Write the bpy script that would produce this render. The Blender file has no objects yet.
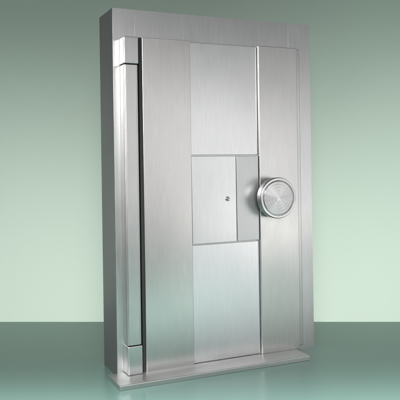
import bpy, bmesh, math
from mathutils import Vector, Matrix
S=bpy.context.scene
C=S.collection
S.view_settings.view_transform='Standard'
S.view_settings.look='None'
S.view_settings.exposure=0
S.view_settings.gamma=1

TH=math.radians(24.4); W=1.331; H=2.10; T=0.27; D=3.67; XL=-0.485; EYE=1.20

# ------------------------------------------------------------------ materials
def steel(name, col=(.74,.75,.76), rough=.34, grain='Z', tone=.10, bump=.06, metallic=1.0, seed=0.0, aniso=.45, wear=.5):
    m=bpy.data.materials.new(name); m.use_nodes=True
    n=m.node_tree.nodes; l=m.node_tree.links; n.clear()
    out=n.new('ShaderNodeOutputMaterial'); b=n.new('ShaderNodeBsdfPrincipled')
    l.new(b.outputs[0],out.inputs[0])
    tc=n.new('ShaderNodeTexCoord')
    def noise(scale,det=3,off=0,rgh=.6):
        mp=n.new('ShaderNodeMapping'); mp.inputs['Scale'].default_value=scale
        mp.inputs['Location'].default_value=(seed*3.1+off,seed*1.7+off,seed*2.3)
        l.new(tc.outputs['Object'],mp.inputs[0])
        t=n.new('ShaderNodeTexNoise'); t.inputs['Scale'].default_value=1
        t.inputs['Detail'].default_value=det; t.inputs['Roughness'].default_value=rgh
        l.new(mp.outputs[0],t.inputs['Vector']); return t
    if grain=='Z': fine=noise((440,440,10),3); mid=noise((110,110,2.5),3,5)
    elif grain=='X': fine=noise((10,440,440),3); mid=noise((2.5,110,110),3,5)
    else: fine=noise((160,160,160),2); mid=noise((30,30,30),2,5)
    blot=noise((3.2,3.2,2.2),2,9,.5)
    smooth=noise((2.6,2.6,1.5),0,17,.5)
    smudge=noise((14,14,9),4,13,.6)
    def mth(op,a,bv):
        k=n.new('ShaderNodeMath'); k.operation=op
        if not isinstance(a,float): l.new(a,k.inputs[0])
        else: k.inputs[0].default_value=a
        if isinstance(bv,float): k.inputs[1].default_value=bv
        else: l.new(bv,k.inputs[1])
        return k.outputs[0]
    f=mth('MULTIPLY',mth('SUBTRACT',fine.outputs['Fac'],.5),tone*3.6)
    g=mth('MULTIPLY',mth('SUBTRACT',mid.outputs['Fac'],.5),tone*.9)
    h=mth('MULTIPLY',mth('SUBTRACT',blot.outputs['Fac'],.5),tone*2.4*wear)
    v=mth('ADD',mth('ADD',mth('ADD',f,g),h),1.0)
    mx=n.new('ShaderNodeVectorMath'); mx.operation='SCALE'
    mx.inputs[0].default_value=col; l.new(v,mx.inputs['Scale'])
    l.new(mx.outputs[0],b.inputs['Base Color'])
    r=mth('ADD',mth('MULTIPLY',mth('SUBTRACT',smudge.outputs['Fac'],.5),.14*wear),
          mth('ADD',mth('MULTIPLY',mth('SUBTRACT',mid.outputs['Fac'],.5),.04),rough))
    l.new(r,b.inputs['Roughness'])
    b.inputs['Metallic'].default_value=metallic
    b.inputs['Anisotropic'].default_value=aniso
    if grain=='R':
        tg=n.new('ShaderNodeTangent'); tg.direction_type='RADIAL'; tg.axis='Y'
        l.new(tg.outputs[0],b.inputs['Tangent']); b.inputs['Anisotropic Rotation'].default_value=.25
    else:
        bp=n.new('ShaderNodeBump'); bp.inputs['Strength'].default_value=bump; bp.inputs['Distance'].default_value=.002
        l.new(fine.outputs['Fac'],bp.inputs['Height'])
        b2=n.new('ShaderNodeBump'); b2.inputs['Strength'].default_value=.45*wear; b2.inputs['Distance'].default_value=.03
        l.new(smooth.outputs['Fac'],b2.inputs['Height']); l.new(bp.outputs[0],b2.inputs['Normal'])
        l.new(b2.outputs[0],b.inputs['Normal'])
    return m
def plain(name,col,rough,metal=0,spec=.5,nscale=3,namp=.06):
    m=bpy.data.materials.new(name); m.use_nodes=True
    n=m.node_tree.nodes; l=m.node_tree.links; b=n['Principled BSDF']
    tc=n.new('ShaderNodeTexCoord'); t=n.new('ShaderNodeTexNoise'); t.inputs['Scale'].default_value=nscale; t.inputs['Detail'].default_value=6
    l.new(tc.outputs['Object'],t.inputs['Vector'])
    mr=n.new('ShaderNodeMapRange'); mr.inputs['To Min'].default_value=1-namp; mr.inputs['To Max'].default_value=1+namp
    l.new(t.outputs['Fac'],mr.inputs['Value'])
    v=n.new('ShaderNodeVectorMath'); v.operation='SCALE'; v.inputs[0].default_value=col
    l.new(mr.outputs[0],v.inputs['Scale']); l.new(v.outputs[0],b.inputs['Base Color'])
    mr2=n.new('ShaderNodeMapRange'); mr2.inputs['To Min'].default_value=rough*.9; mr2.inputs['To Max'].default_value=rough*1.1
    l.new(t.outputs['Fac'],mr2.inputs['Value']); l.new(mr2.outputs[0],b.inputs['Roughness'])
    b.inputs['Metallic'].default_value=metal; b.inputs['Specular IOR Level'].default_value=spec
    return m
M_strip=steel('brushed_steel_strip',(.58,.56,.555),.31,seed=1)
M_strip2=steel('brushed_steel_strip_b',(.53,.52,.515),.33,seed=4)
M_mid=steel('brushed_steel_panel',(.61,.605,.615),.33,seed=2,tone=.08)
M_mid2=steel('brushed_steel_panel_b',(.68,.66,.68),.36,seed=7,tone=.08)
M_box=steel('brushed_steel_lock_cover',(.58,.58,.585),.31,seed=5,tone=.09)
M_box2=steel('brushed_steel_lock_cover_b',(.47,.47,.475),.38,seed=15,tone=.09)
M_frame=steel('brushed_steel_frame',(.53,.53,.53),.36,seed=3,tone=.11)
M_frame2=steel('brushed_steel_frame_b',(.52,.52,.52),.34,seed=33,tone=.11)
M_plate=steel('brushed_steel_plate',(.50,.50,.50),.34,seed=23,tone=.11)
M_lintel=steel('brushed_steel_lintel',(.53,.53,.53),.33,seed=6,tone=.10,wear=.3)
M_post=steel('brushed_steel_post',(.50,.495,.49),.36,seed=8)
M_cap=steel('satin_steel_cap',(.58,.575,.575),.30,seed=9,tone=.05)
M_sill=steel('brushed_steel_sill',(.49,.50,.495),.42,grain='X',seed=10)
M_knob=steel('turned_steel',(.42,.42,.42),.17,grain='R',seed=11,tone=.02,aniso=.92,wear=.15,bump=.02)
M_rim=steel('turned_steel_rim',(.34,.34,.34),.24,grain='R',seed=21,tone=.04,aniso=.3,wear=.3)
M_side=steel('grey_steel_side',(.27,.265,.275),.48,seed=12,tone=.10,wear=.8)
M_black=plain('gap_shade_black',(.012,.013,.014),.6)  # black for shade painted into the gaps beside the leaf
M_dark=plain('dark_keyhole',(.02,.02,.02),.4,.5)

# ------------------------------------------------------------------ geometry helpers
OX=W/2
vault=bpy.data.objects.new('vault_door',None); C.objects.link(vault)
vault.empty_display_size=.3
vault.location=(XL+OX*math.cos(TH),D+OX*math.sin(TH),0); vault.rotation_euler=(0,0,TH)
vault['label']='brushed stainless steel vault door in its frame, standing on glossy floor'
vault['category']='vault door'
vault['kind']='thing'

def finish(name,bm,mats,parent,origin,smooth=False,label=None):
    bmesh.ops.recalc_face_normals(bm,faces=bm.faces)
    me=bpy.data.meshes.new(name); bm.to_mesh(me); bm.free()
    me.transform(Matrix.Translation(-Vector(origin)))
    for m in mats: me.materials.append(m)
    o=bpy.data.objects.new(name,me); C.objects.link(o); o.parent=parent
    po=Vector((0,0,0)); q=parent
    while q is not None and q is not vault:
        po+=q.location; q=q.parent
    o.location=Vector(origin)-po
    if smooth:
        for p in me.polygons: p.use_smooth=True
    if label: o['label']=label
    return o
def addbox(bm,s0,s1,p0,p1,z0,z1,bev=.0015,seg=2,mi=0):
    """s along width, p = how far proud of the frame face"""
    r=bmesh.ops.create_cube(bm,size=1)
    vs=r['verts']
    for v in vs:
        v.co=Vector(((s0+s1)/2-OX+v.co.x*(s1-s0), -(p0+p1)/2+v.co.y*(p1-p0),(z0+z1)/2+v.co.z*(z1-z0)))
    fs=set(f for v in vs for f in v.link_faces)
    for f in fs: f.material_index=mi
    if bev>0:
        es=list(set(e for v in vs for e in v.link_edges))
        bmesh.ops.bevel(bm,geom=es,offset=bev,segments=seg,profile=.5,affect='EDGES')
def box(name,s0,s1,p0,p1,z0,z1,mat,parent=vault,bev=.0015,label=None):
    bm=bmesh.new(); addbox(bm,s0,s1,p0,p1,z0,z1,bev)
    return finish(name,bm,[mat],parent,((s0+s1)/2-OX,-(p0+p1)/2,(z0+z1)/2),label=label)
def lathe(name,prof,s,z,mats,parent,seg=96,label=None,midx=None):
    """prof list of (radius, p)"""
    bm=bmesh.new(); rings=[]
    for r,p in prof:
        if r<=1e-6: rings.append([bm.verts.new((s-OX,-p,z))])
        else: rings.append([bm.verts.new((s-OX+r*math.cos(2*math.pi*i/seg),-p,z+r*math.sin(2*math.pi*i/seg))) for i in range(seg)])
    for k in range(len(rings)-1):
        a,b=rings[k],rings[k+1]
        for i in range(seg):
            j=(i+1)%seg
            if len(a)==1: f=bm.faces.new((a[0],b[i],b[j]))
            elif len(b)==1: f=bm.faces.new((a[i],a[j],b[0]))
            else: f=bm.faces.new((a[i],a[j],b[j],b[i]))
            if midx: f.material_index=midx[k]
    o=finish(name,bm,mats,parent,(s-OX,0,z),smooth=True,label=label)
    o.data.set_sharp_from_angle(angle=math.radians(8))
    return o

# ------------------------------------------------------------------ frame
JL=.132; JR=1.165
bm=bmesh.new()
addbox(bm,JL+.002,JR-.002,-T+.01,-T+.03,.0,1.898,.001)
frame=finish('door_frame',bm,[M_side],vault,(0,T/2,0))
def jamb(s0,s1,mat):
    bm=bmesh.new(); addbox(bm,s0,s1,-T,0,0,H,.0005)
    bm.normal_update()
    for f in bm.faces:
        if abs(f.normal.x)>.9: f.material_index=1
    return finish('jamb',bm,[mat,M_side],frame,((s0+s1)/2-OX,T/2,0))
jamb(0,JL,M_frame); jamb(JR,W,M_frame2)
box('lintel',JL+.0001,JR-.0001,-T+.002,-.0003,1.90,H-.0005,M_lintel,frame,.0003)
box('strike_plate',1.197,1.243,0.0002,.009,.03,1.935,M_plate,frame,.004)

# ------------------------------------------------------------------ leaf
leaf=box('door_leaf',.153,1.1876,-.10,.036,.026,1.93,M_box2,vault,.0015)
box('side_panel',.153,.450,.0365,.062,.026,1.931,M_strip,leaf,.002)
box('side_panel',.908,1.1876,.0365,.062,.026,1.931,M_strip2,leaf,.0035)
box('center_panel',.4535,.9045,.0365,.044,1.260,1.924,M_mid,leaf,.0015)
box('center_panel',.4535,.9045,.0365,.044,.030,.725,M_mid2,leaf,.0015)
box('lock_cover',.4535,.7470,.0365,.0555,.733,1.252,M_box,leaf,.002)
box('lock_cover',.7525,.9045,.0365,.0515,.733,1.252,M_box2,leaf,.002)
box('gap_shade_strip',.1365,.1525,-.05,.052,.026,1.931,M_black,leaf,.001)  # black strip stands in for the shade in the gap by the post
box('gap_shade_strip',1.188,1.1965,.0005,.034,.026,1.931,M_black,leaf,.001)  # black strip in place of the shadow along the leaf's right edge
lathe('keyhole',[(0,.0635),(.0035,.0635),(.0038,.0615),(.0065,.0615),(.0085,.0625),(.0125,.0615),(.014,.058),(.014,.0555)],.687,.993,[M_knob,M_dark],leaf,48,midx=[1,1,0,0,0,0,0])
prof=[(.060,.062),(.060,.072),(.056,.074),(.050,.080),(.050,.088),(.105,.090),(.1190,.096),(.1235,.104),(.1248,.128),(.1248,.146),(.1225,.1505),(.1205,.1515)]
nr=len(prof)-1
prof+=[(.1110,.1512),(.1097,.1475),(.1065,.1475),(.1050,.1498)]
r=.102; k=0
while r>.008:
    prof.append((r,.1503+.0030*(1-(r/.11)**2)+(.00016 if k%2 else -.00012)*(1+.6*math.sin(k*2.1)))); r-=.0030; k+=1
prof+=[(0,.1535)]
mi=[1]*nr+[0]*(len(prof)-1-nr)
mi[nr+1]=mi[nr+2]=1
lathe('handle',prof,.986,.992,[M_knob,M_rim],leaf,160,midx=mi)

# ------------------------------------------------------------------ hinge post
bm=bmesh.new()
addbox(bm,.040,.121,.0005,.074,.192,1.772,.004)
addbox(bm,.046,.111,.0742,.080,.194,1.770,.002)
post=finish('hinge_post',bm,[M_post],vault,(.081-OX,-.04,0.19))
box('hinge_cap',.038,.123,.0008,.086,1.775,1.926,M_cap,post,.004)
box('hinge_cap',.038,.123,.0008,.086,.030,.189,M_cap,post,.004)

# ------------------------------------------------------------------ sill
bm=bmesh.new()
def prism(pts,s0,s1):
    a=[bm.verts.new((s0-OX,-p,z)) for p,z in pts]; b=[bm.verts.new((s1-OX,-p,z)) for p,z in pts]
    n=len(pts)
    bm.faces.new(a); bm.faces.new(b[::-1])
    for i in range(n): bm.faces.new((a[i],b[i],b[(i+1)%n],a[(i+1)%n]))
    bmesh.ops.bevel(bm,geom=list(bm.edges),offset=.0015,segments=2,profile=.5,affect='EDGES')
prism([(.0015,0.0005),(.220,0.0005),(.220,.0255),(.216,.0275),(.07,.0280),(.0015,.0255)],-.055,1.150)
finish('threshold',bm,[M_sill],vault,(W/2-OX,-.1,0))

# ------------------------------------------------------------------ setting
def sheet(name,verts,mat):
    me=bpy.data.meshes.new(name); me.from_pydata(verts,[],[(0,1,2,3)]); me.materials.append(mat)
    o=bpy.data.objects.new(name,me); C.objects.link(o); o['kind']='structure'; return o
M_floor=plain('glossy_green_floor',(.090,.155,.136),.22,0,.16,2,.03)
M_wall=plain('sage_backdrop',(.525,.625,.545),.85,0,.1,1.2,.015)
WD=4.95; a=-.06
sheet('floor',[(-9,-6,0),(9,-6,0),(9,8,0),(-9,8,0)],M_floor)
sheet('backdrop',[(-9,WD-9*a,-.02),(9,WD+9*a,-.02),(9,WD+9*a,7),(-9,WD-9*a,7)],M_wall)

# ------------------------------------------------------------------ light
w=bpy.data.worlds.new('World'); S.world=w; w.use_nodes=True
n=w.node_tree.nodes; l=w.node_tree.links
bg=n['Background']; tc=n.new('ShaderNodeTexCoord'); sx=n.new('ShaderNodeSeparateXYZ'); l.new(tc.outputs['Generated'],sx.inputs[0])
cr=n.new('ShaderNodeValToRGB'); mr=n.new('ShaderNodeMapRange'); mr.inputs['From Min'].default_value=-1
l.new(sx.outputs['Z'],mr.inputs['Value']); l.new(mr.outputs[0],cr.inputs[0])
e=cr.color_ramp.elements
e[0].position=.3; e[0].color=(.5,.52,.52,1); e[1].position=.80; e[1].color=(.20,.22,.215,1)
x=e.new(.50); x.color=(.66,.665,.665,1)
# invented surroundings: random light and dark areas, added for tone changes in the steel
nz=n.new('ShaderNodeTexNoise'); nz.inputs['Scale'].default_value=4.2; nz.inputs['Detail'].default_value=1.5
l.new(tc.outputs['Generated'],nz.inputs['Vector'])
mr3=n.new('ShaderNodeMapRange'); mr3.inputs['From Min'].default_value=.38; mr3.inputs['From Max'].default_value=.62
mr3.inputs['To Min'].default_value=.10; mr3.inputs['To Max'].default_value=1.95
l.new(nz.outputs['Fac'],mr3.inputs['Value'])
sc=n.new('ShaderNodeVectorMath'); sc.operation='SCALE'; l.new(cr.outputs[0],sc.inputs[0]); l.new(mr3.outputs[0],sc.inputs['Scale'])
l.new(sc.outputs[0],bg.inputs[0]); bg.inputs[1].default_value=.85
def area(name,loc,target,sx_,sy_,power,col=(1,1,1),spread=180):
    L=bpy.data.lights.new(name,'AREA'); L.shape='RECTANGLE'; L.size=sx_; L.size_y=sy_; L.energy=power; L.color=col; L.spread=math.radians(spread)
    o=bpy.data.objects.new(name,L); C.objects.link(o); o.location=loc
    o.rotation_euler=(Vector(target)-Vector(loc)).to_track_quat('-Z','Y').to_euler(); return o
area('added_key_light',(5.0,.4,1.0),(0,4,.8),2.6,2.6,23)  # added light, no known source; lays soft gradients on the steel
area('added_low_fill',(3.4,2.0,.4),(.6,4,.2),1.0,.6,4,(1,.98,.95))  # added unseen fill that lifts the lower right side panel
area('added_backdrop_light',(0,-1.5,2.6),(0,4.95,.0),6,.5,56,(1,1,.98),42)  # added unseen light; makes the backdrop paler towards its foot
area('added_floor_light',(0,1.7,2.4),(0,2.45,0),5,.4,150,(1,1,1),50)  # added unseen light above the front floor, brightens it towards the viewer

# ------------------------------------------------------------------ camera
cd=bpy.data.cameras.new('camera'); cam=bpy.data.objects.new('camera',cd); C.objects.link(cam); S.camera=cam
cd.sensor_width=36; cd.lens=36*647/400; cd.shift_y=-.0875; cd.clip_end=200; cd.clip_start=.05
cam.matrix_world=Matrix.Translation((0,0,EYE))@Matrix.Rotation(math.radians(90),4,'X')@Matrix.Rotation(math.radians(-.84),4,'Z')
